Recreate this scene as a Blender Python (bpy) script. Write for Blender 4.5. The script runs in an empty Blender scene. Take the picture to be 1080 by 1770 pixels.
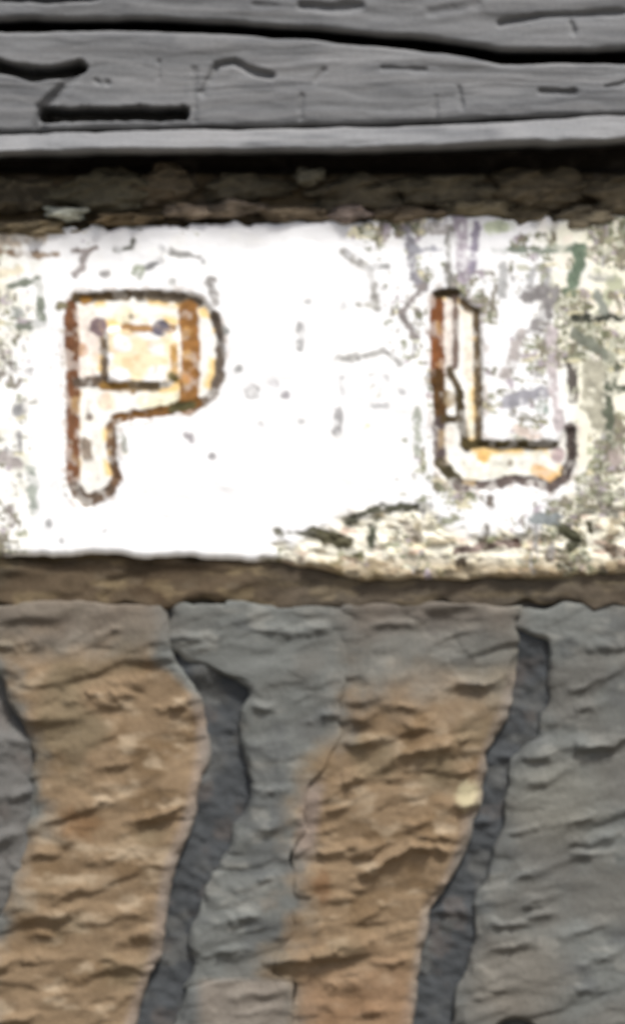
import bpy, math
import numpy as np

# ------------------------------------------------------------------ camera, sky, sun
SC = bpy.context.scene
S = 0.0006            # metres per unit of the wall drawing (1080 x 1770 units are in the frame)
ZC = 1.95             # height of the middle of the view above the ground
DIST = 4.2
cam_d = bpy.data.cameras.new('camera')
cam = bpy.data.objects.new('camera', cam_d)
SC.collection.objects.link(cam)
cam.location = (0, -DIST, ZC)
cam.rotation_euler = (math.radians(90), 0, 0)
cam_d.sensor_fit = 'VERTICAL'
cam_d.sensor_height = 24
cam_d.lens = 24 * DIST / (1770 * S)
cam_d.clip_end = 500
cam_d.dof.use_dof = True
cam_d.dof.focus_distance = 3.0
cam_d.dof.aperture_fstop = 7.5
SC.camera = cam

SUN_EL, SUN_AZ = math.radians(58), math.radians(24)     # azimuth: to the right of the camera's back
w = bpy.data.worlds.new('World'); SC.world = w; w.use_nodes = True
wn = w.node_tree
sky = wn.nodes.new('ShaderNodeTexSky'); sky.sky_type = 'NISHITA'; sky.sun_disc = False
sky.sun_elevation = SUN_EL
sky.sun_rotation = math.radians(180) - SUN_AZ
sky.dust_density = 4; sky.air_density = 1.0; sky.ozone_density = 0.6
bg = wn.nodes['Background']; bg.inputs[1].default_value = 0.09
wn.links.new(sky.outputs[0], bg.inputs[0])
sd = bpy.data.lights.new('sun', 'SUN'); sd.energy = 3.0; sd.angle = math.radians(11); sd.color = (1, .99, .97)
sun = bpy.data.objects.new('sun', sd); SC.collection.objects.link(sun)
sun.rotation_euler = (math.radians(90) - SUN_EL, 0, SUN_AZ)
vs = SC.view_settings
vs.view_transform = 'Standard'; vs.look = 'None'; vs.gamma = 1; vs.use_curve_mapping = False
vs.exposure = 0.64
ELIGHT = 1.42         # how bright a white wall comes out; converts seen colours to base colours

# ------------------------------------------------------------------ noise and helpers
def lat(ix, iy, seed):
    h = (ix.astype(np.int64) * 374761393 + iy.astype(np.int64) * 668265263 + seed * 1442695041) & 0xffffffff
    h = ((h ^ (h >> 13)) * 1274126177) & 0xffffffff
    h = h ^ (h >> 16)
    return (h & 0xffff) / 65535.0
def vnoise(x, y, seed=0):
    x = np.asarray(x, float); y = np.asarray(y, float)
    x0 = np.floor(x); y0 = np.floor(y); fx = x - x0; fy = y - y0
    fx = fx**3 * (fx * (fx * 6 - 15) + 10); fy = fy**3 * (fy * (fy * 6 - 15) + 10)
    a = lat(x0, y0, seed); b = lat(x0 + 1, y0, seed); c = lat(x0, y0 + 1, seed); d = lat(x0 + 1, y0 + 1, seed)
    return (a * (1 - fx) + b * fx) * (1 - fy) + (c * (1 - fx) + d * fx) * fy
def fbm(x, y, seed=0, octv=4, gain=.5):        # about -1 .. 1
    s = 0; a = 1; t = 0
    for i in range(octv):
        s = s + a * (vnoise(x * 2**i + 17.3 * i, y * 2**i - 9.1 * i, seed + i) * 2 - 1); t += a; a *= gain
    return s / t * 1.5
def sstep(e0, e1, x):
    t = np.clip((x - e0) / (e1 - e0), 0, 1); return t * t * (3 - 2 * t)
def lin(c):
    c = np.asarray(c, float) / 255
    return np.where(c <= .04045, c / 12.92, ((c + .055) / 1.055) ** 2.4)
def alb(c): return np.clip(lin(c) / ELIGHT, 0, .84)
def seg_t(X, Y, a, b):
    dx, dy = b[0] - a[0], b[1] - a[1]; L2 = dx * dx + dy * dy + 1e-9
    return np.clip(((X - a[0]) * dx + (Y - a[1]) * dy) / L2, 0, 1)
def dpoly(X, Y, pts):                          # distance to a polyline
    if len(pts) == 1: return np.hypot(X - pts[0][0], Y - pts[0][1])
    d = np.full(X.shape, 1e9)
    for a, b in zip(pts[:-1], pts[1:]):
        t = seg_t(X, Y, a, b)
        d = np.minimum(d, np.hypot(X - a[0] - t * (b[0] - a[0]), Y - a[1] - t * (b[1] - a[1])))
    return d
def sdpoly(X, Y, pts):                         # signed distance to a closed outline, negative inside
    P = pts + [pts[0]]; d = dpoly(X, Y, P); ins = np.zeros(X.shape, bool)
    for a, b in zip(P[:-1], P[1:]):
        if a[1] == b[1]: continue
        c = ((a[1] > Y) != (b[1] > Y)) & (X < (b[0] - a[0]) * (Y - a[1]) / (b[1] - a[1]) + a[0])
        ins ^= c
    return np.where(ins, -d, d)
def curve(pts):                                # piecewise linear function through (argument, value)
    a = np.array(pts, float); return lambda t: np.interp(t, a[:, 0], a[:, 1])
def W(X, Y, h): return np.stack([(X - 540) * S, -h * S, ZC + (885 - Y) * S], -1)

def paint(col, X, Y, strokes, jit=3.0, soft=3.5, seed=3, gaps=0.0):
    n = fbm(X / 11, Y / 11, seed, 3) * jit
    br = sstep(-.55, -.05, fbm(X / 17, Y / 17, seed + 5, 3)) if gaps else None
    tint = fbm(X / 9, Y / 9, seed + 8, 2)
    for pts, hw, c in strokes:
        xs = [p[0] for p in pts]; ys = [p[1] for p in pts]; m = hw + 25
        k = (X > min(xs) - m) & (X < max(xs) + m) & (Y > min(ys) - m) & (Y < max(ys) + m)
        if not k.any(): continue
        d = dpoly(X[k], Y[k], pts) + n[k]
        f = (1 - sstep(hw - soft, hw + soft, d))
        if gaps: f = f * (1 - gaps + gaps * br[k])
        f = f[:, None]
        col[k] = col[k] * (1 - f) + alb(c) * (1 + .22 * tint[k])[:, None] * f
    return np.clip(col, 0, .84)
def ledges(X, Y, lst, seed=5):                 # lips: a slope that comes out downwards and then drops back
    n1 = fbm(X / 40, Y / 40, seed, 3) * 8; n2 = fbm(X / 52, Y / 44, seed + 9, 4) * 10; vary = .35 + .65 * sstep(-.5, .5, fbm(X / 36, Y / 30, seed + 14, 3))
    Xw, Yw = X + n1, Y + n2; out = np.zeros(X.shape)
    for L in lst:
        pts, amp = L[0], L[1]; up = L[2] if len(L) > 2 else 30; dn = L[3] if len(L) > 3 else 9
        xs = [p[0] for p in pts]; ys = [p[1] for p in pts]
        cy = np.interp(Xw, xs, ys)
        t = Yw - cy + 2 + .12 * (Xw - .5 * (min(xs) + max(xs)))
        up = up * .58; dn = dn * 1.6; prof = np.where(t < 0, np.clip(1 + t / up, 0, 1) ** 1.15, np.clip(1 - t / dn, 0, 1))
        q_ = min(40, .45 * (max(xs) - min(xs))); end = sstep(min(xs) - 16, min(xs) + q_, Xw) * (1 - sstep(max(xs) - q_, max(xs) + 16, Xw))
        out = np.maximum(out, .95 * amp * prof * end)
    return out * vary

def material(name, rough=.9, fine=350, var=.22, bump=.35, spec=.25):
    m = bpy.data.materials.new(name); m.use_nodes = True
    nt = m.node_tree; N = nt.nodes; Lk = nt.links
    b = N['Principled BSDF']; b.inputs['Roughness'].default_value = rough
    b.inputs['Specular IOR Level'].default_value = spec
    at = N.new('ShaderNodeAttribute'); at.attribute_name = 'Col'
    tc = N.new('ShaderNodeTexCoord')
    no = N.new('ShaderNodeTexNoise'); no.inputs['Scale'].default_value = fine; no.inputs['Detail'].default_value = 5
    no.inputs['Roughness'].default_value = .65
    Lk.new(tc.outputs['Object'], no.inputs['Vector'])
    mr = N.new('ShaderNodeMapRange'); mr.inputs[1].default_value = .25; mr.inputs[2].default_value = .75
    mr.inputs[3].default_value = 1 - var; mr.inputs[4].default_value = 1 + var
    Lk.new(no.outputs[0], mr.inputs[0])
    mx = N.new('ShaderNodeVectorMath'); mx.operation = 'SCALE'
    Lk.new(at.outputs['Color'], mx.inputs[0]); Lk.new(mr.outputs[0], mx.inputs['Scale'])
    Lk.new(mx.outputs[0], b.inputs['Base Color'])
    bp = N.new('ShaderNodeBump'); bp.inputs['Strength'].default_value = bump; bp.inputs['Distance'].default_value = .0015
    Lk.new(no.outputs[0], bp.inputs['Height']); Lk.new(bp.outputs[0], b.inputs['Normal'])
    return m
M_STONE = material('split_stone', .92, 260, .16, .45)
M_MORTAR = material('lime_mortar', .95, 420, .18, .5)
M_PAINT = material('old_white_paint', .75, 300, .03, .15)
M_WOOD = material('weathered_wood', .9, 300, .14, .3)

def mesh_obj(name, verts, faces, cols, mat, parent=None, smooth=True):
    me = bpy.data.meshes.new(name)
    me.from_pydata(verts.tolist(), [], faces)
    at = me.color_attributes.new('Col', 'FLOAT_COLOR', 'POINT')
    c = np.ones((len(verts), 4), np.float32); c[:, :3] = cols
    at.data.foreach_set('color', c.ravel())
    if smooth: me.polygons.foreach_set('use_smooth', np.ones(len(me.polygons), bool))
    me.materials.append(mat); me.update()
    o = bpy.data.objects.new(name, me); SC.collection.objects.link(o)
    if parent: o.parent = parent
    return o
def empty(name, label, cat):
    o = bpy.data.objects.new(name, None); SC.collection.objects.link(o)
    o['label'] = label; o['category'] = cat; o['kind'] = 'thing'; return o
def grid_faces(ny, nx):
    i = np.arange(ny * nx).reshape(ny, nx)
    return np.stack([i[:-1, :-1], i[1:, :-1], i[1:, 1:], i[:-1, 1:]], -1).reshape(-1, 4)
def slab(name, X, Y, h, col, back, mat, parent=None, drop=None):
    """a front sheet of relief with sides and a back: one closed block"""
    ny, nx = X.shape
    F = grid_faces(ny, nx)
    faces = F.tolist() if drop is None else F[~drop.ravel()].tolist()
    i = np.arange(ny * nx).reshape(ny, nx)
    ring = np.concatenate([i[0, :-1], i[:-1, -1], i[-1, :0:-1], i[:0:-1, 0]])
    V = W(X, Y, h).reshape(-1, 3)
    Vb = W(X.ravel()[ring], Y.ravel()[ring], np.full(len(ring), float(back)))
    n0 = len(V); R = len(ring)
    for k in range(R):
        faces.append([int(ring[k]), int(ring[(k + 1) % R]), n0 + (k + 1) % R, n0 + k])
    faces.append([n0 + k for k in range(R - 1, -1, -1)][::-1])
    C = col.reshape(-1, 3)
    return mesh_obj(name, np.concatenate([V, Vb]), faces, np.concatenate([C, C[ring]]), mat, parent)

# ------------------------------------------------------------------ ground
gx, gy = np.meshgrid(np.linspace(-60, 60, 61), np.linspace(-80, 20, 51))
gv = np.stack([gx, gy, fbm(gx / 4, gy / 4, 2) * .02], -1).reshape(-1, 3)
g = mesh_obj('ground', gv, grid_faces(51, 61)[:, ::-1].tolist(), np.tile([.2, .18, .15], (len(gv), 1)), M_MORTAR)
g['kind'] = 'structure'

# ------------------------------------------------------------------ the stone wall
wall = empty('stone_wall', 'rough wall of split tan and grey stones with dark recessed joints below white sign', 'wall')

TAN = ((141, 120, 94), (122, 101, 75), (178, 160, 134), (124, 111, 88))
GREY = ((115, 117, 113), (102, 104, 102), (142, 142, 135), (108, 106, 100))
BROWN = ((104, 92, 76), (84, 70, 52), (122, 114, 100), (98, 90, 78))
MIX = ((122, 110, 96), (104, 98, 90), (140, 128, 112), (112, 98, 82))
def tone(X, Y, pal, seed):
    a, b, c, d = [alb(p) for p in pal]
    n1 = fbm(X / 90, Y / 60, seed, 4)[..., None]; n2 = fbm(X / 45, Y / 22, seed + 20, 4)[..., None]; n3 = fbm(X / 120, Y / 120, seed + 40, 3)[..., None]
    col = a + (b - a) * sstep(.05, .7, n1); col = col + (c - col) * sstep(.15, .9, n2) * .8
    return col + (d - col) * sstep(0, .8, n3) * .8
def facets(X, Y, cw, ch, seed, dip=.25, sharp=7.0):
    """broken planes: cells that each tilt their own way, blended over a short seam"""
    u = X / cw; v = (Y + dip * X) / ch
    u = u + .25 * fbm(X / cw, Y / ch, seed + 90, 3); v = v + .25 * fbm(X / cw + 9, Y / ch, seed + 95, 3)
    iu, iv = np.floor(u), np.floor(v); num = 0; den = 0
    for a in (-1, 0, 1):
        for b in (-1, 0, 1):
            cx, cy = iu + a, iv + b
            px = cx + .15 + .7 * lat(cx, cy, seed); py = cy + .15 + .7 * lat(cx, cy, seed + 1)
            dx, dy = u - px, v - py
            wgt = np.exp(-sharp * (dx * dx + dy * dy) * 1.6)
            pl = (lat(cx, cy, seed + 2) * 2 - 1) * .9 + dx * (lat(cx, cy, seed + 3) * 2 - 1) * 1.1 + dy * (lat(cx, cy, seed + 4) * 2 - .55) * 1.3
            num = num + wgt * pl; den = den + wgt
    return num / den
def rock(X, Y, seed, k=1.0):
    """split face: broad bulges and broken planes whose upper sides lean back"""
    return .66 * k * (10 * fbm(X / 170, Y / 140, seed + 3, 2) + 7.5 * facets(X, Y, 160, 84, seed, .15, 5) + 4.6 * facets(X, Y, 92, 40, seed + 6, .18, 6)
                + 3.0 * facets(X, Y, 52, 20, seed + 16, .2, 5) * sstep(-.3, .4, fbm(X / 90, Y / 60, seed + 19, 2)) + 1.0 * fbm(X / 30, Y / 16, seed + 5, 3) + .5 * fbm(X / 7, Y / 6, seed + 8, 2))

LIPS = [  # lips seen on the stones
 ([(95, 1206), (160, 1203), (232, 1212)], 20, 34, 12), ([(170, 1192), (262, 1178)], 10, 26), ([(262, 1222), (345, 1212)], 15, 22, 8), ([(78, 1300), (140, 1286)], 8),
 ([(140, 1394), (205, 1384)], 12, 26), ([(215, 1418), (285, 1408), (338, 1384)], 18, 24, 9), ([(55, 1478), (110, 1476)], 11), ([(78, 1545), (150, 1534)], 10, 24),
 ([(72, 1582), (150, 1576)], 14, 26), ([(205, 1580), (275, 1570)], 12, 26), ([(-30, 1666), (92, 1660)], 19, 26, 10), ([(110, 1694), (180, 1668), (256, 1676)], 17, 40, 16),
 ([(-30, 1772), (76, 1764)], 14, 24), ([(100, 1440), (140, 1436)], 12, 30, 16), ([(150, 1480), (280, 1478)], 8, 40),
 ([(740, 1150), (815, 1142)], 12, 30, 12), ([(764, 1188), (872, 1184)], 17, 24, 10), ([(594, 1210), (668, 1206)], 9), ([(598, 1280), (664, 1276)], 17, 24, 9), ([(680, 1256), (770, 1252)], 11, 20),
 ([(562, 1354), (630, 1334), (690, 1304), (765, 1298), (845, 1294)], 20, 30, 11), ([(748, 1330), (832, 1326)], 12, 22), ([(764, 1402), (838, 1392)], 19, 34, 8), ([(540, 1402), (660, 1374)], 10),
 ([(494, 1474), (560, 1468), (640, 1474), (690, 1452)], 15, 26, 10), ([(596, 1506), (660, 1486), (712, 1462), (800, 1478)], 18, 26, 11), ([(590, 1532), (655, 1528)], 10), ([(725, 1438), (790, 1448)], 12, 16),
 ([(612, 1590), (672, 1566)], 12), ([(740, 1528), (790, 1520)], 10), ([(440, 1664), (540, 1658), (600, 1640), (660, 1624)], 20, 36, 14), ([(540, 1710), (650, 1694)], 13, 28), ([(600, 1750), (700, 1742)], 11),
 ([(455, 1086), (568, 1086)], 15, 20, 9), ([(262, 1102), (395, 1098)], 11, 22), ([(-20, 1112), (70, 1118)], 14, 26, 9), ([(165, 1098), (205, 1096)], 9, 20), ([(620, 1076), (760, 1082)], 9, 22),
 ([(418, 1224), (476, 1222)], 14, 20), ([(528, 1248), (592, 1244)], 13, 20), ([(420, 1290), (500, 1286)], 8), ([(350, 1602), (455, 1588)], 14, 30, 10), ([(340, 1652), (450, 1642)], 12, 22),
 ([(975, 1184), (1055, 1178)], 14, 22), ([(900, 1300), (1100, 1292)], 14, 40, 8), ([(960, 1462), (1080, 1440)], 12, 30, 10), ([(980, 1482), (1062, 1478)], 11, 18), ([(900, 1556), (970, 1552)], 13, 26), ([(1000, 1662), (1080, 1648)], 10, 30),
 ([(300, 1268), (350, 1262)], 9, 20), ([(40, 1248), (90, 1240)], 8, 24), ([(150, 1330), (230, 1318)], 8, 26), ([(40, 1616), (130, 1610)], 9, 22), ([(190, 1622), (270, 1612)], 10, 24), ([(60, 1716), (150, 1730)], 10, 26), ([(180, 1738), (240, 1728)], 10, 24),
 ([(660, 1220), (740, 1232)], 10, 22), ([(600, 1246), (650, 1240)], 9, 18), ([(640, 1352), (740, 1346)], 8, 22), ([(690, 1424), (740, 1414)], 11, 18), ([(520, 1440), (590, 1430)], 8, 22), ([(560, 1554), (620, 1546)], 9, 20), ([(660, 1606), (740, 1596)], 9, 24), ([(640, 1664), (720, 1656)], 11, 22), ([(540, 1612), (600, 1600)], 9, 22),
 ([(430, 1362), (512, 1366)], 11, 20), ([(440, 1432), (500, 1428)], 7, 24), ([(390, 1540), (490, 1520)], 9, 26), ([(385, 1716), (505, 1710)], 13, 20), ([(400, 1752), (500, 1748)], 9, 20),
 ([(960, 1236), (1060, 1222)], 9, 30), ([(900, 1352), (1000, 1326)], 10, 26), ([(930, 1420), (1060, 1408)], 8, 26), ([(880, 1440), (930, 1434)], 10, 18), ([(890, 1516), (940, 1512)], 11, 22), ([(840, 1592), (970, 1586)], 12, 18), ([(840, 1640), (930, 1628)], 9, 22), ([(960, 1712), (1060, 1700)], 9, 26), ([(950, 1610), (1060, 1600)], 8, 24),
 ([(818, 1724), (868, 1720)], 12, 24), ([(960, 1110), (1100, 1122)], 11, 30),
]
def stone(left, right, top, bot, pal, seed, base=0, step=3.4, k=1.0, edge=12, lips=True, relief=None, colfix=None, name='stone', jag=7, drop=20, sides=(1, 1, 1, 1)):
    L, R = curve(left), curve(right); T, B = curve(top), curve(bot)
    yref = np.array([min(p[1] for p in top), max(p[1] for p in bot)]); wd = max(p[1] for p in right) - min(p[1] for p in left)
    ny = max(8, int((yref[1] - yref[0]) / step)); nx = max(8, int(wd / step))
    u, v = np.meshgrid(np.linspace(0, 1, nx), np.linspace(0, 1, ny))
    y0 = yref[0] + (yref[1] - yref[0]) * v
    x = L(y0) + (R(y0) - L(y0)) * u
    y = T(x) + (B(x) - T(x)) * v
    l2, r2 = L(y), R(y); x = l2 + (r2 - l2) * u
    X = x + fbm(x / 62, y / 62, seed + 70, 3) * jag * 1.3; Y = y + fbm(x / 70, y / 55, seed + 80, 3) * jag
    eu = np.minimum(x - l2, r2 - x); ev = np.minimum(y - T(x), B(x) - y)
    en = fbm(X / 40, Y / 40, seed + 50, 2) * 7
    h = base + rock(X, Y, seed, k)
    if lips: h = h + ledges(X, Y, LIPS, seed)
    for dd, q in zip((x - l2, r2 - x, y - T(x), B(x) - y), sides):      # left, right, top, bottom
        t = np.clip((dd + en * sstep(0, 9, dd)) / (edge * (.4 + .6 * q)), 0, 1); h = h - drop * q * (1 - np.sqrt(1 - (1 - t) ** 2))
    col = tone(X, Y, pal, seed)
    if relief is not None: h = relief(X, Y, h)
    if colfix is not None: col = colfix(X, Y, col)
    return slab(name, X, Y, h, col, -75, M_STONE, wall)
def mixcol(col, c, f): return col + (alb(c) - col) * f[..., None]

# mortar: one sheet behind and between the stones
mx = np.concatenate([np.arange(-2600, -60, 60), np.arange(-60, 1140, 5), np.arange(1140, 3700, 60)])
my = np.concatenate([np.arange(-640, 250, 40), np.arange(250, 1045, 8), np.arange(1045, 1790, 5), np.arange(1790, 4140, 60)])
X, Y = np.meshgrid(mx.astype(float), my.astype(float))
h = -18 + 6 * fbm(X / 90, Y / 80, 11, 3) + 2.2 * fbm(X / 11, Y / 10, 18, 3) + 1.6 * fbm(X / 20, Y / 16, 15, 3)
h += ledges(X, Y, [([(728, 1572), (835, 1574)], 22, 10, 12), ([(800, 1430), (860, 1426)], 10, 14), ([(850, 1312), (910, 1306)], 12, 24),
                   ([(-60, 1290), (60, 1285)], 9), ([(-60, 1390), (70, 1372)], 14, 26), ([(-60, 1452), (60, 1446)], 12, 24), ([(-60, 1500), (40, 1496)], 9)], 8)
h += 16 * sstep(70, 10, np.hypot(X - 335, (Y - 1150) * 1.2)) + 14 * sstep(60, 10, np.hypot(X - 915, (Y - 1095) * .8))
h += 20 * sstep(90, 20, X) * sstep(1230, 1290, Y) * sstep(1640, 1560, Y)      # wider pointing at the left edge
h -= 8 * sstep(420, 380, Y); h += 12 * facets(X, Y, 60, 26, 77) * sstep(420, 390, Y); h -= 70 * sstep(302, 284, Y)
c = np.empty(X.shape + (3,)); c[:] = alb((76, 79, 81))
c = mixcol(c, (108, 108, 104), sstep(.0, .7, fbm(X / 60, Y / 50, 61, 4)) * .6)
c = mixcol(c, (114, 112, 108), sstep(90, 30, X) * .9)
c = mixcol(c, (112, 98, 76), sstep(1060, 1020, Y)); c = mixcol(c, (58, 52, 46), sstep(310, 290, Y))  # dark band right under the beam: its shade is painted into the mortar colour
c = mixcol(c, (104, 96, 90), sstep(.2, .8, fbm(X / 40, Y / 40, 63, 3)) * .5)
mesh_obj('mortar', W(X, Y, h).reshape(-1, 3), grid_faces(*X.shape).tolist(), c.reshape(-1, 3), M_MORTAR, wall)

# upright split stones, left to right; tan rock fades into grey along soft, uneven lines
t1L = [(1040, -60), (1120, -30), (1200, 5), (1280, 48), (1400, 58), (1450, 48), (1520, 22), (1590, 2), (1640, -20), (1770, -60), (2050, -130)]
t1R = [(1040, 300), (1140, 302), (1165, 316), (1200, 344), (1250, 362), (1300, 360), (1350, 352), (1400, 342), (1450, 324), (1500, 303), (1550, 294), (1600, 289), (1650, 280), (1700, 260), (1770, 236), (2050, 165)]
t2L = [(1040, 592), (1200, 588), (1265, 584), (1310, 548), (1350, 520), (1450, 506), (1480, 498), (1550, 502), (1600, 498), (1650, 474), (1685, 466), (1700, 506), (1770, 510), (2050, 430)]
t2R = [(1040, 905), (1100, 904), (1170, 898), (1210, 886), (1260, 866), (1300, 850), (1380, 836), (1420, 816), (1450, 812), (1490, 796), (1540, 772), (1570, 748), (1600, 742), (1680, 730), (1770, 708), (2050, 640)]
g2L = [(1040, 282), (1130, 284), (1156, 335), (1172, 402), (1190, 424), (1250, 414), (1350, 424), (1400, 418), (1450, 404), (1500, 378), (1550, 350), (1600, 336), (1650, 326), (1700, 318), (1770, 300), (2050, 225)]
g2R = [(y, x + 10) for y, x in t2L]
g3L = [(1040, 884), (1090, 886), (1112, 935), (1150, 952), (1200, 950), (1280, 934), (1310, 892), (1340, 884), (1400, 874), (1450, 868), (1500, 852), (1560, 826), (1580, 822), (1640, 816), (1700, 800), (1770, 782), (2050, 700)]
g3R = [(1040, 1335), (1770, 1160), (2050, 1090)]
def tanness(X, Y):
    n = 26 * fbm(X / 46, Y / 40, 451, 4)
    f1 = sstep(-34, 40, X - curve(t1L)(Y) + n - 10) * sstep(-10, 22, curve(t1R)(Y) - X + .4 * n + 16 * sstep(1200, 1120, Y) * -2)
    f2 = sstep(-44, 52, X - curve(t2L)(Y) + 1.3 * n - 6) * sstep(-8, 20, curve(t2R)(Y) - X + .4 * n)
    top1 = .35 + .65 * sstep(1075, 1170, Y + n); top2 = .12 + .88 * sstep(1120, 1270, Y + n)
    return np.clip(f1 * top1 + f2 * top2, 0, 1)
def wallcol(X, Y, c):
    g_ = tone(X, Y, GREY, 461); t_ = tone(X, Y, TAN, 463)
    c = g_ + (t_ - g_) * tanness(X, Y)[..., None]
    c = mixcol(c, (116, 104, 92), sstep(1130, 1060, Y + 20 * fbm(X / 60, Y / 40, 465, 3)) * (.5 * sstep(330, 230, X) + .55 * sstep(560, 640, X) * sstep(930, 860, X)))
    c = mixcol(c, (152, 138, 126), sstep(22, 4, np.abs(curve(t1R)(Y) - 9 - X)) * sstep(1190, 1240, Y) * .6)  # pale rims on the tan stones' edges: highlights painted into the colour
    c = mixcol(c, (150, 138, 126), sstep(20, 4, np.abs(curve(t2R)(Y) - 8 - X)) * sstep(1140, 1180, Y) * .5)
    c = mixcol(c, (140, 126, 116), sstep(26, 6, np.abs(curve(t2L)(Y) + 24 - X)) * sstep(1330, 1380, Y) * sstep(1500, 1450, Y) * .8)  # painted highlight along the left edge too
    c = mixcol(c, (112, 80, 48), sstep(40, 6, np.hypot((X - 128) / 1.6, Y - 1428) + 10 * fbm(X / 20, Y / 20, 467, 2)) * .6)
    c = mixcol(c, (112, 78, 48), sstep(34, 4, np.hypot(X - 556, Y - 1532) + 10 * fbm(X / 20, Y / 20, 469, 2)) * .7)
    c = mixcol(c, (192, 182, 148), sstep(34, 12, np.hypot(X - 808, (Y - 1376) * 1.1) + 8 * fbm(X / 16, Y / 16, 471, 2)) * .85)
    c = mixcol(c, (150, 118, 90), sstep(1600, 1720, Y) * sstep(490, 540, X) * sstep(730, 690, X) * .55)
    c = mixcol(c, (140, 130, 118), sstep(1686, 1700, Y) * sstep(330, 360, X) * sstep(515, 480, X) * .8)
    c = mixcol(c, (126, 124, 114), sstep(110, 30, np.hypot((X - 960) / 1.1, Y - 1380)) * .7)
    return mixcol(c, (126, 118, 106), sstep(130, 40, np.hypot(X - 890, (Y - 1690) * 1.1)) * .6)
topY = [(-900, 1046), (300, 1044), (2050, 1048)]
def hole(X, Y, h): return h - 40 * sstep(34, 20, np.hypot((X - 890) / 1.25, (Y - 1790)))
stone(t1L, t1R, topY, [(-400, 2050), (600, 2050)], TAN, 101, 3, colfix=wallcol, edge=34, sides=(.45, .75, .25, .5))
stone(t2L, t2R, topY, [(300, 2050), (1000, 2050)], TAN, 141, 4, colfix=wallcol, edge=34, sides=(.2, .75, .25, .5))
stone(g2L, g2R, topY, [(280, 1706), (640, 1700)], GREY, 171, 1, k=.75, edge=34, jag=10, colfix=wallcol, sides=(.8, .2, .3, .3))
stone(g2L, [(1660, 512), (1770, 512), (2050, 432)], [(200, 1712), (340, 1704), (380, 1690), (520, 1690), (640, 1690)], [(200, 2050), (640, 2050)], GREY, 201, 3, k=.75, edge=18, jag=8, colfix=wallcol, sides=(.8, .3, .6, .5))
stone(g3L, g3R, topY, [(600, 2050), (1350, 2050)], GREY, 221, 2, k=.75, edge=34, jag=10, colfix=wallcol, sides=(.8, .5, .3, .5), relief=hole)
# stones just outside the picture
def off(pl, d): return [(y, x + d) for y, x in pl]
stone([(1040, -330), (2050, -520)], off(t1L, -40), topY, [(-800, 2050), (200, 2050)], GREY, 261, 2, 9)
stone([(1040, -720), (2050, -950)], [(1040, -360), (2050, -550)], topY, [(-1200, 2050), (200, 2050)], TAN, 271, 2, 9)
stone([(1060, 1380), (2050, 1140)], [(1060, 1700), (2050, 1420)], topY, [(1000, 2050), (1900, 2050)], TAN, 281, 2, 9)
stone([(1060, 1740), (2050, 1470)], [(1060, 2080), (2050, 1800)], topY, [(1000, 2050), (2300, 2050)], GREY, 291, 2, 9)

def run(cuts, top, bot, pal, seed, base, name, fix, lean=14, **kw):
    for k, (x0, x1) in enumerate(zip(cuts[:-1], cuts[1:])):
        d0, d1 = lean * math.sin(k * 2.1), lean * math.sin((k + 1) * 2.1)
        yt, yb = top[0][1] - 20, bot[0][1] + 20
        stone([(yt, x0 - d0), (yb, x0 + d0)], [(yt, x1 - d1), (yb, x1 + d1)], top, bot, pal, seed + 7 * k, base + 3 * math.sin(k * 1.7), 3.4 if -480 < x0 < 1080 else 10, name=name, colfix=fix, sides=(.15, .15, 1, .45), **kw)
# brown ledge right under the sign
LEDGE = ((98, 84, 66), (80, 64, 46), (114, 102, 84), (86, 78, 64))
def lcol(X, Y, c):
    c = mixcol(c, (158, 144, 108), sstep(620, 760, X) * sstep(.0, .7, fbm(X / 60, Y / 12, 444, 3)) * sstep(1016, 1000, Y) * .9)
    c = mixcol(c, (136, 120, 92), sstep(.1, .6, fbm(X / 46, Y / 18, 447, 4)) * .7); c = mixcol(c, (70, 58, 42), sstep(.2, .7, fbm(X / 60, Y / 14, 449, 3)) * .7)
    return mixcol(c, (104, 100, 92), sstep(380, 560, X) * .35)
run([-900, -240, 1240, 2050], [(-900, 958), (440, 962), (600, 984), (820, 990), (1080, 978), (2050, 974)], [(-900, 1050), (300, 1046), (560, 1050), (820, 1042), (2050, 1048)], LEDGE, 351, -2, 'ledge_stone', lcol, k=.9, edge=24, drop=15, jag=13, lips=False)

# rubble packed between the beam and the sign
def lump(cx, cy, rx, ry, rz, base, c, seed):
    nu, nv = 60, 22
    u, v = np.meshgrid(np.linspace(0, 2 * math.pi, nu, endpoint=False), np.linspace(.05, math.pi / 2 + .35, nv))
    r = 1 + .34 * fbm(np.cos(u) * 1.6 + seed, np.sin(u) * 1.6 + v * .5, seed, 3) * np.sin(v)
    q = np.sin(v) ** .7
    X = cx + rx * r * q * np.cos(u) * (1 + .1 * np.cos(4 * u + seed)); Y = cy + ry * r * q * np.sin(u)
    h = base + rz * np.cos(v) + (13 * facets(X, Y, 34, 15, seed + 3, .2, 9) + 4 * fbm(X / 14, Y / 8, seed + 4, 3)) * np.sin(v + .4)
    V = W(X, Y, h).reshape(-1, 3); F = []
    for j in range(nv - 1):
        for i in range(nu):
            F.append([j * nu + i, (j + 1) * nu + i, (j + 1) * nu + (i + 1) % nu, j * nu + (i + 1) % nu])
    F.append(list(range(nu)))
    col = tone(X * 2, Y * 2, (c, tuple(.7 * q for q in c), tuple(min(255, 1.2 * q) for q in c), tuple(.85 * q for q in c)), seed)
    mesh_obj('rubble_stone', V, F, col.reshape(-1, 3), M_STONE, wall)
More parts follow.
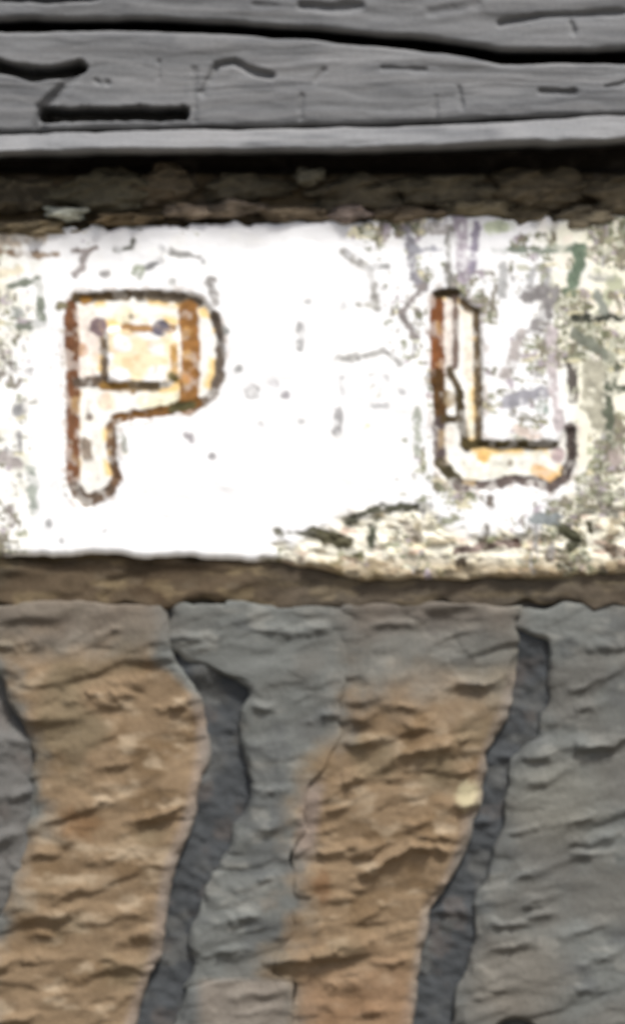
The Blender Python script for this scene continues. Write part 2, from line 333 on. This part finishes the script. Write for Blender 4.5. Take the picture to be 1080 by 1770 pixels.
for k, a in enumerate([
    (20, 335, 66, 36, 24, (92, 86, 78)), (116, 372, 36, 13, 26, (205, 208, 192)), (185, 330, 72, 32, 22, (120, 126, 110)), (285, 322, 56, 34, 24, (122, 102, 88)),
    (60, 398, 70, 16, 24, (176, 156, 120)), (330, 368, 40, 14, 26, (176, 156, 138)), (216, 382, 60, 12, 24, (120, 100, 72)), (405, 362, 54, 14, 26, (170, 152, 136)), (425, 326, 80, 28, 20, (86, 86, 76)),
    (535, 306, 26, 16, 26, (132, 132, 118)), (520, 372, 60, 14, 24, (122, 106, 88)), (615, 334, 78, 30, 22, (104, 98, 84)), (602, 372, 38, 16, 28, (178, 158, 156)), (700, 372, 62, 18, 24, (120, 104, 86)),
    (775, 330, 92, 30, 22, (96, 92, 78)), (830, 362, 60, 16, 22, (136, 126, 100)), (935, 328, 84, 40, 26, (122, 106, 84)), (905, 378, 46, 20, 26, (108, 92, 62)), (1010, 376, 56, 24, 28, (196, 184, 158)), (1072, 340, 60, 40, 26, (128, 114, 92)),
    (-90, 340, 66, 38, 24, (110, 100, 84)), (-220, 345, 90, 40, 22, (96, 92, 78)), (1180, 344, 76, 40, 24, (110, 100, 84)), (1320, 345, 90, 40, 22, (96, 92, 78))]):
    lump(a[0], a[1] - 1, a[2] * 1.1, a[3] * 1.05, a[4] * 1.5, -20 if a[3] > 18 else (6 if k == 1 else -4), a[5] if k == 1 else tuple((.2 * q + .78 * w_) if a[3] > 18 else (.55 * q + .5 * w_) for q, w_ in zip(a[5], (116, 106, 86))), 500 + k * 5)

# ------------------------------------------------------------------ the white sign with its letters
ELIGHT = 1.17         # the sign is painted: its colours run up to full white
P_OUT = [(122, 524), (136, 508), (225, 505), (335, 508), (360, 522), (378, 552), (388, 600), (384, 650), (368, 686), (342, 704), (272, 719), (208, 732), (202, 748), (203, 800), (208, 828), (194, 856), (168, 868), (149, 884), (130, 864), (116, 832), (117, 700), (114, 600)]
P_IN = [(188, 576), (215, 568), (295, 572), (308, 590), (308, 648), (290, 662), (200, 662), (186, 650)]
L_OUT = [(746, 510), (762, 500), (786, 500), (804, 516), (828, 536), (834, 600), (834, 700), (830, 762), (870, 770), (958, 764), (974, 740), (990, 742), (995, 790), (982, 830), (948, 850), (915, 838), (880, 836), (850, 848), (782, 846), (758, 822), (748, 790), (744, 650)]
BR, DK = (125, 85, 60), (100, 86, 78)
STROKES = [
 # P
 ([(150, 545), (158, 600), (150, 640)], 18, (250, 226, 214)), ([(215, 545)], 17, (255, 232, 176)), ([(150, 700), (165, 780), (160, 830)], 14, (255, 246, 236)), ([(250, 695), (312, 690)], 13, (255, 242, 188)), ([(185, 694)], 16, (255, 206, 166)), ([(142, 606)], 12, (205, 172, 150)),
 ([(124, 530), (127, 640), (128, 830)], 11, BR), ([(132, 516), (222, 511)], 8, (104, 88, 66)), ([(150, 520)], 9, (160, 120, 60)), ([(240, 511), (300, 514), (344, 524)], 9, (122, 112, 102)),
 ([(326, 535), (330, 620), (326, 702)], 16, (160, 114, 64)), ([(324, 575)], 8, (200, 155, 95)), ([(324, 655)], 8, (205, 150, 95)), ([(372, 545), (383, 590), (380, 650), (365, 685), (338, 702)], 8, (112, 102, 96)),
 ([(342, 697), (290, 709), (200, 724)], 9, (104, 70, 22)), ([(300, 706), (330, 700)], 8, (70, 66, 34)), ([(193, 735), (194, 790), (204, 825), (190, 850)], 8, (122, 96, 76)), ([(130, 842), (150, 868), (190, 850)], 11, (96, 80, 68)),
 ([(180, 590), (182, 660)], 6, (132, 116, 100)), ([(136, 662), (178, 660)], 8, (108, 94, 84)), ([(180, 666), (230, 672)], 8, (150, 116, 62)), ([(232, 668), (270, 670)], 8, (150, 134, 112)), ([(215, 566), (300, 570)], 7, (150, 116, 76)),
 ([(172, 566)], 15, (138, 120, 130)), ([(278, 568)], 14, (100, 96, 114)), ([(302, 600), (304, 655)], 7, (200, 160, 100)), ([(300, 652)], 8, (110, 108, 70)), ([(155, 722)], 6, (140, 130, 128)), ([(150, 765), (152, 790)], 9, (150, 138, 130)), ([(108, 530)], 9, (130, 126, 106)), ([(228, 548)], 4, (150, 140, 130)),
 # L
 ([(772, 530), (772, 640)], 12, (214, 198, 190)), ([(808, 540), (810, 665)], 8, (240, 222, 196)), ([(775, 690)], 14, (180, 164, 140)), ([(775, 745), (772, 800)], 9, (246, 238, 226)), ([(795, 814), (850, 806), (930, 800)], 20, (255, 252, 232)), ([(835, 788)], 12, (246, 205, 140)), ([(925, 812), (952, 824)], 10, (232, 190, 140)), ([(962, 786)], 13, (190, 174, 184)),
 ([(754, 515), (755, 650)], 11, (130, 80, 45)), ([(755, 650), (759, 725)], 11, (86, 60, 26)), ([(757, 730), (760, 800)], 10, (102, 90, 94)), ([(760, 800), (790, 835)], 10, (72, 66, 44)),
 ([(790, 838), (850, 840), (880, 828), (920, 832), (950, 843), (975, 826), (987, 790), (984, 738)], 9, (92, 82, 82)), ([(755, 508), (785, 508)], 8, (72, 62, 42)), ([(787, 515), (787, 635)], 5, (124, 108, 104)), ([(798, 524), (822, 540), (825, 650), (826, 760)], 7, (110, 95, 75)),
 ([(775, 640), (790, 670)], 6, (88, 76, 56)), ([(792, 680), (796, 720), (806, 775)], 8, (74, 62, 36)), ([(765, 725), (795, 725)], 6, (80, 66, 40)), ([(800, 768), (835, 767), (900, 769), (955, 768)], 8, (80, 70, 40)), ([(812, 700), (814, 755)], 4, (246, 236, 200)), ([(880, 800)], 5, (180, 175, 170)),
 # blotches of lichen, soot and flaked paint on the ground of the sign
 ([(20, 497), (68, 484), (75, 560), (36, 566)], 7, (150, 160, 138)), ([(30, 540)], 11, (170, 176, 166)), ([(2, 610), (24, 640), (0, 650)], 6, (160, 150, 138)), ([(52, 644)], 9, (186, 182, 178)), ([(36, 708)], 15, (176, 176, 176)), ([(55, 812), (63, 885)], 9, (186, 196, 180)), ([(6, 790), (32, 802)], 10, (192, 180, 174)), ([(36, 750), (36, 780)], 5, (180, 178, 176)), ([(20, 880), (22, 905)], 6, (190, 176, 170)),
 ([(125, 436), (165, 432)], 5, (164, 148, 140)), ([(146, 440), (146, 463), (130, 476)], 7, (176, 164, 160)), ([(184, 476)], 10, (180, 176, 172)), ([(205, 433), (230, 430), (232, 420)], 6, (112, 112, 94)), ([(241, 470)], 14, (178, 188, 158)), ([(282, 432), (277, 455), (258, 465)], 6, (150, 150, 150)), ([(285, 436), (345, 446)], 5, (180, 178, 172)), ([(365, 488), (370, 520)], 10, (182, 176, 170)), ([(352, 452)], 5, (186, 186, 186)), ([(298, 490)], 6, (206, 206, 200)),
 ([(0, 436), (60, 442), (100, 441)], 6, (184, 152, 120)), ([(8, 412), (70, 408)], 18, (236, 214, 184)), ([(40, 468), (0, 475)], 8, (255, 240, 200)), ([(388, 575)], 10, (170, 172, 166)), ([(412, 638)], 6, (190, 190, 188)),
 ([(520, 566), (520, 600)], 9, (190, 190, 190)), ([(530, 525)], 6, (216, 216, 216)), ([(436, 678)], 14, (180, 178, 176)), ([(474, 664)], 8, (190, 186, 190)), ([(494, 688)], 9, (196, 190, 196)), ([(366, 788)], 9, (182, 178, 180)), ([(320, 750), (336, 760)], 5, (190, 182, 186)), ([(215, 752), (215, 775)], 6, (178, 180, 166)), ([(452, 735)], 6, (226, 226, 226)), ([(520, 728)], 6, (222, 222, 222)),
 ([(590, 437), (640, 472), (650, 535)], 7, (184, 180, 172)), ([(640, 466), (666, 460)], 5, (190, 190, 188)), ([(622, 528), (650, 530)], 5, (206, 204, 190)), ([(592, 530)], 6, (200, 200, 200)), ([(580, 622), (630, 616), (664, 606), (690, 628)], 6, (194, 192, 186)), ([(590, 655), (592, 680)], 5, (200, 200, 200)), ([(665, 655)], 6, (206, 206, 206)), ([(585, 706), (582, 745)], 8, (190, 188, 188)), ([(640, 702), (666, 702)], 5, (206, 206, 206)), ([(695, 676)], 6, (206, 206, 206)), ([(720, 706), (718, 785)], 7, (200, 206, 186)), ([(600, 440)], 6, (206, 206, 206)),
 ([(704, 396), (714, 480), (732, 496)], 8, (160, 156, 166)), ([(712, 432), (762, 432)], 5, (188, 188, 200)), ([(740, 395), (768, 398)], 12, (206, 196, 190)), ([(792, 372), (800, 480)], 12, (196, 180, 194)), ([(822, 386), (815, 470)], 7, (172, 160, 184)), ([(732, 496), (692, 542), (716, 582)], 6, (164, 152, 148)), ([(776, 400), (774, 490), (800, 522)], 7, (160, 156, 146)),
 ([(850, 434), (1000, 432)], 6, (148, 164, 142)), ([(1000, 430), (998, 460), (982, 505)], 11, (140, 166, 134)), ([(848, 395), (880, 390)], 12, (224, 236, 190)), ([(870, 456), (866, 506)], 8, (200, 200, 198)), ([(918, 470), (916, 500)], 6, (196, 196, 196)), ([(946, 468), (945, 500)], 6, (190, 190, 190)), ([(910, 510), (950, 506), (940, 545), (926, 566)], 15, (162, 156, 154)), ([(986, 551), (1076, 548)], 7, (94, 98, 82)), ([(992, 578), (1050, 618)], 10, (158, 164, 142)),
 ([(985, 636), (990, 690)], 10, (134, 124, 114)), ([(900, 576), (884, 620), (868, 650)], 10, (200, 188, 182)), ([(880, 694), (932, 682)], 14, (178, 176, 186)), ([(935, 704)], 13, (160, 180, 164)), ([(950, 570), (955, 640), (965, 740)], 9, (222, 206, 206)), ([(890, 745), (930, 752)], 9, (246, 220, 200)), ([(1025, 640), (1020, 700), (1040, 730)], 20, (214, 208, 178)), ([(1064, 640), (1048, 690), (1056, 770)], 9, (130, 138, 112)), ([(1048, 668), (1080, 674)], 7, (120, 130, 104)), ([(1066, 790)], 18, (222, 200, 188)), ([(1030, 820), (1036, 880)], 6, (152, 142, 130)), ([(1030, 510), (1040, 535)], 9, (170, 176, 160)), ([(1020, 482), (1060, 480)], 5, (206, 206, 196)), ([(1000, 880), (1060, 890)], 8, (160, 156, 136)),
 ([(958, 370), (955, 410)], 6, (136, 122, 90)), ([(1070, 850)], 8, (176, 170, 150)), ([(845, 860), (846, 872)], 7, (140, 126, 112)), ([(180, 918)], 6, (190, 190, 190)), ([(86, 905)], 7, (200, 200, 200)), ([(106, 935)], 5, (210, 210, 210)),
 ([(540, 922), (600, 938)], 14, (124, 118, 84)), ([(480, 920), (540, 922)], 6, (150, 148, 128)), ([(600, 902), (645, 880), (738, 876)], 8, (122, 122, 98)), ([(642, 905), (640, 945)], 7, (112, 118, 92)), ([(700, 905), (720, 930)], 9, (214, 200, 176)), ([(838, 915), (834, 938)], 8, (126, 112, 88)), ([(958, 902), (1000, 936), (984, 946)], 10, (106, 106, 76)), ([(1015, 905), (1018, 918)], 6, (110, 104, 70)), ([(920, 895), (960, 898)], 10, (170, 180, 180)), ([(892, 940)], 9, (150, 112, 96)), ([(790, 950), (880, 940)], 7, (176, 150, 136)), ([(796, 972)], 12, (104, 88, 66)), ([(945, 960), (985, 972)], 7, (126, 112, 80)), ([(1050, 945), (1080, 960)], 12, (150, 128, 104)),
]
sx = np.concatenate([np.arange(-620, -30, 14), np.arange(-30, 1112, 2.4), np.arange(1112, 1720, 14)]); nv = 250
top = curve([(-700, 392), (0, 398), (110, 396), (300, 388), (600, 384), (700, 374), (900, 376), (1080, 372), (1800, 372)])
bot = curve([(-700, 966), (0, 964), (200, 960), (330, 966), (440, 972), (520, 978), (620, 1000), (820, 1002), (1080, 992), (1800, 990)])
U, V = np.meshgrid(sx, np.linspace(0, 1, nv))
Tt = top(U) + 5 * fbm(U / 24, U * 0, 91, 3); Bb = bot(U) + 4 * fbm(U / 40, U * 0, 93, 3)
X, Y = U, Tt + (Bb - Tt) * V
dP = np.maximum(sdpoly(X, Y, P_OUT), -sdpoly(X, Y, P_IN)); dL = sdpoly(X, Y, L_OUT)
jit = fbm(X / 16, Y / 16, 95, 3) * 2
dl = np.minimum(dP, dL) + jit
lich = sstep(-12, 14, Y - curve([(-700, 990), (440, 985), (480, 946), (560, 908), (620, 886), (740, 880), (770, 908), (850, 920), (960, 912), (1000, 888), (1080, 885), (1800, 880)])(X) + 14 * fbm(X / 30, Y / 20, 97, 3))
stale = sstep(930, 1010, X + 45 * fbm(X / 60, Y / 60, 99, 3)) + .6 * sstep(80, -30, X + 40 * fbm(X / 50, Y / 50, 89, 3))
col = np.empty(X.shape + (3,)); col[:] = .83
n1 = fbm(X / 34, Y / 26, 103, 4); n2 = fbm(X / 34, Y / 18, 105, 4); n3 = fbm(X / 20, Y / 18, 107, 3)
col = mixcol(col, (252, 250, 244), sstep(.1, .8, n1) * .4)
col = mixcol(col, (246, 242, 214), np.clip(stale, 0, 1) * .75); col = mixcol(col, (176, 180, 150), np.clip(stale, 0, 1) * sstep(.3, .6, n1) * .85); col = mixcol(col, (250, 240, 225), np.clip(stale, 0, 1) * sstep(.2, .7, n3) * .8)
L1 = np.empty_like(col); L1[:] = alb((240, 236, 218)); L1 = mixcol(L1, (160, 146, 116), sstep(.15, .6, n2) * .8); L1 = mixcol(L1, (244, 238, 214), sstep(.15, .6, n3)); L1 = mixcol(L1, (120, 122, 92), sstep(.35, .8, n1)); L1 = mixcol(L1, (206, 176, 158), sstep(.3, .8, fbm(X / 40, Y / 18, 109, 3)) * .7)
L1 = mixcol(L1, (150, 132, 102), sstep(950, 985, Y) * .8)
col = col + (L1 - col) * lich[..., None]
col = col + (np.array([.83, .81, .75]) - col) * (sstep(4, -6, dl) * .9)[..., None]
dens = np.clip(.9 * sstep(930, 1010, X + 40 * fbm(X / 60, Y / 60, 99, 3)) + .85 * sstep(120, 0, X) + .6 * sstep(480, 400, Y) * (sstep(400, 300, X) + sstep(540, 680, X)) + .52 * sstep(560, 740, X) + .18 * sstep(430, 560, X) + .4 * sstep(40, 8, dl), 0, 1)
dens = dens * sstep(-.5, .3, fbm(X / 70, Y / 60, 141, 3)) * (1 - .8 * sstep(4, -6, dl))
for q, (ax, ay, cc) in enumerate([(30, 11, (150, 148, 136)), (13, 34, (160, 158, 156)), (24, 20, (140, 144, 118)), (38, 16, (222, 214, 178)), (18, 18, (172, 160, 168)), (15, 30, (120, 112, 96)), (14, 6, (146, 144, 116)), (7, 13, (128, 122, 104)), (16, 14, (196, 196, 176)), (9, 9, (110, 112, 88))]):  # broken specks of crust
    f = vnoise(X / ax + 3 * q, Y / ay, 151 + q) * .65 + vnoise(X / ax * 2.1, Y / ay * 2.1, 161 + q) * .35
    col = mixcol(col, cc, sstep(.03, .10, f - (.99 - .40 * dens)) * .85)
NL = STROKES.index(([(20, 497), (68, 484), (75, 560), (36, 566)], 7, (150, 160, 138)))
col = paint(col, X, Y, [(p, w_ * .92, tuple(.6 * np.array(c_) + .4 * np.mean(c_) - (34 if p[0][0] > 950 or p[0][1] > 860 else 18))) for p, w_, c_ in STROKES[NL:]], 4.4, 3.0, 117, .6)
col = mixcol(col, (255, 214, 138), sstep(-30, -18, dl) * sstep(-5, -11, dl) * sstep(-.3, .2, fbm(X / 30, Y / 30, 171, 3)) * .9)
col = mixcol(col, (196, 184, 172), sstep(14, 5, dl) * sstep(-4, 2, dl) * sstep(-.1, .5, fbm(X / 14, Y / 14, 173, 3)) * .6)
cin = sstep(4, -4, sdpoly(X, Y, P_IN))
col = mixcol(col, (255, 232, 190), cin * sstep(-.3, .4, fbm(X / 30, Y / 26, 175, 3)) * .9)
col = mixcol(col, (236, 196, 140), cin * sstep(.15, .6, fbm(X / 22, Y / 16, 177, 3)) * .45)
LET = [(p, w_ * (1 if np.mean(c_) > 165 else 1.06), tuple(np.array(c_) * .45 + np.array([255, 250, 238]) * .55) if np.mean(c_) > 200 else tuple(np.array(c_) * np.array([1.0, .98, .92]))) for p, w_, c_ in STROKES[:NL]]
col = paint(col, X, Y, [(p, w_, tuple(.93 * np.array(c_)) if np.mean(c_) < 165 else c_) for p, w_, c_ in LET], 2.4, 3.0, 111, .3)
base_h = 20
h = base_h + 2.2 * fbm(X / 110, Y / 90, 113, 3) + .35 * fbm(X / 14, Y / 12, 115, 3)
h += lich * (5 * n2 + 4 * n3 - 3)
h -= 8 * sstep(5, -11, dl)                     # cut letters with sloping sides
e = np.minimum(Y - Tt, Bb - Y); tt = np.clip(e / 14, 0, 1); h -= 14 * (1 - np.sqrt(1 - (1 - tt) ** 2))
qP = (lambda a: (a[:-1, :-1] + a[1:, :-1] + a[1:, 1:] + a[:-1, 1:]) / 4)
inP, inL = qP(dP + jit) < 4, qP(dL + jit) < 4
sign = slab('sign_board', X, Y, h, col, -60, M_PAINT, None, inP | inL)
sign['label'] = 'white painted stone sign with brown-edged letters and lichen stains under timber beam'; sign['category'] = 'sign'; sign['kind'] = 'thing'
F = grid_faces(*X.shape); Vv = W(X, Y, h).reshape(-1, 3); Cc = col.reshape(-1, 3)
for m, lab in ((inP, 'cut letter P with brown and amber paint along its edges'), (inL, 'cut letter L with dark brown edges and cream foot')):
    f = F[m.ravel()]; ids, inv = np.unique(f, return_inverse=True)
    o = mesh_obj('letter', Vv[ids], inv.reshape(f.shape).tolist(), Cc[ids], M_PAINT, sign); o['label'] = lab

# ------------------------------------------------------------------ the timber beam
ELIGHT = 1.42
beam = empty('timber_beam', 'weathered grey timber beam with long black cracks above white sign', 'beam')
CR = [  # (points, half width, depth)
 ([(-10, 0), (90, 4), (170, 0)], 9, 34), ([(520, 20), (570, 24), (622, 20)], 7, 14), ([(860, 52), (930, 36), (1000, 36), (1090, 30)], 5, 16), ([(980, 46), (985, 66)], 4, 8),
 ([(4, 124), (60, 136), (110, 132), (142, 124)], 9, 60), ([(142, 128), (110, 164), (78, 196), (72, 240)], 8, 22), ([(84, 205), (200, 204), (318, 204)], 9, 64),
 ([(378, 122), (405, 116), (440, 132), (470, 140)], 6, 17), ([(374, 130), (352, 168)], 6, 12), ([(338, 130), (338, 215)], 5, 5), ([(278, 116), (277, 146)], 3, 5), ([(522, 172), (520, 214)], 4, 5), ([(750, 176), (750, 216)], 4, 5),
 ([(930, 166), (985, 168)], 5, 12), ([(790, 160), (795, 195)], 3, 6), ([(660, 126), (730, 130)], 5, 7), ([(560, 130), (545, 150)], 4, 6), ([(1040, 160), (1080, 150)], 4, 7), ([(740, 30), (820, 20)], 8, 6), ([(190, 152)], 6, 8), ([(170, 148), (176, 152)], 4, 5), ([(440, 20), (540, 24)], 4, 5),
 ([(-300, 180), (-80, 176)], 7, 40), ([(1160, 170), (1380, 176)], 7, 40)]
def board(name, top, bot, base, pal, seed, label=None, edge=9, rnd=14, cracks=True):
    xs = np.concatenate([np.arange(-1500, -40, 24), np.arange(-40, 1124, 3), np.arange(1124, 2600, 24)]).astype(float)
    T, B = curve(top), curve(bot)
    yt, yb = T(xs) + 2 * fbm(xs / 60, xs * 0, seed, 4), B(xs) + 2 * fbm(xs / 60, xs * 0 + 5, seed + 1, 4)
    hgt = np.median(yb - yt); ny = int(min(hgt, 210) / 2.4) + 8
    v = np.linspace(0, 1, ny)[:, None]
    if hgt > 250: v = np.concatenate([np.linspace(0, .55, 12), np.linspace(.56, 1, 70)])[:, None]
    X = np.repeat(xs[None], len(v), 0); Y = yt + (yb - yt) * v
    wy = Y + 14 * fbm(X / 240, Y / 60, seed + 2, 3)
    g = fbm(X / 420, wy / 9, seed + 3, 4); g2 = fbm(X / 160, wy / 26, seed + 4, 4)
    h = base + .9 * g + 2.6 * g2 + 3 * fbm(X / 300, Y / 90, seed + 6, 2)
    if cracks:
        n = fbm(X / 30, Y / 14, seed + 5, 3) * 2.4
        for pts, hw, dep in CR:
            d = dpoly(X, Y, pts) + n; h = h - (dep * 1.6 * np.clip((1 - d / (hw * 1.5)) * 1.5, 0, 1) if dep > 30 else dep * .8 * sstep(hw * 1.7, 0, d))
    e = np.minimum(Y - yt, yb - Y); t = np.clip(e / edge, 0, 1); h -= rnd * (1 - np.sqrt(1 - (1 - t) ** 2))
    if not cracks: h = h + (22 + 9 * fbm(X / 110, Y / 60, 691, 3)) * sstep(0, 1, v) - 4 * sstep(.1, .9, fbm(X / 90, Y / 24, 693, 2))
    a, b, c = [alb(p) for p in pal]
    col = a + (b - a) * sstep(-.1, .8, g2)[..., None] * .8
    col = col + (c - col) * sstep(-.1, .6, g)[..., None] * .55
    col = col + (c - col) * sstep(.2, .8, fbm(X / 120, Y / 40, seed + 8, 3))[..., None] * .5
    o = slab(name, X, Y, h, col, -58, M_WOOD, beam)
    if label: o['label'] = label
    return o
gap = [(-1500, 60), (0, 54), (270, 52), (420, 60), (540, 68), (700, 83), (800, 96), (860, 107), (1080, 106), (2600, 100)]
gw = curve([(0, 10), (300, 9), (500, 9), (700, 10), (900, 12), (1080, 12)])
WOODC = ((124, 125, 126), (104, 105, 107), (140, 140, 140))
board('board', [(-1500, -420), (2600, -420)], [(x, y - gw(x)) for x, y in gap], 84, WOODC, 601, 'upper cracked grey board of the beam')
groove = [(-1500, 236), (0, 238), (310, 230), (540, 228), (740, 222), (1080, 206), (2600, 190)]
board('board', [(x, y + gw(x)) for x, y in gap], [(x, y - 1.5) for x, y in groove], 82, WOODC, 631, 'lower grey board with two black slots at left')
board('edge_strip', [(x, y + 1.5) for x, y in groove], [(-1500, 274), (0, 272), (330, 268), (540, 268), (700, 264), (1080, 250), (2600, 230)], 88, ((134, 135, 136), (108, 109, 111), (150, 150, 150)), 661, 'pale lower edge of the beam', 7, 9, False)
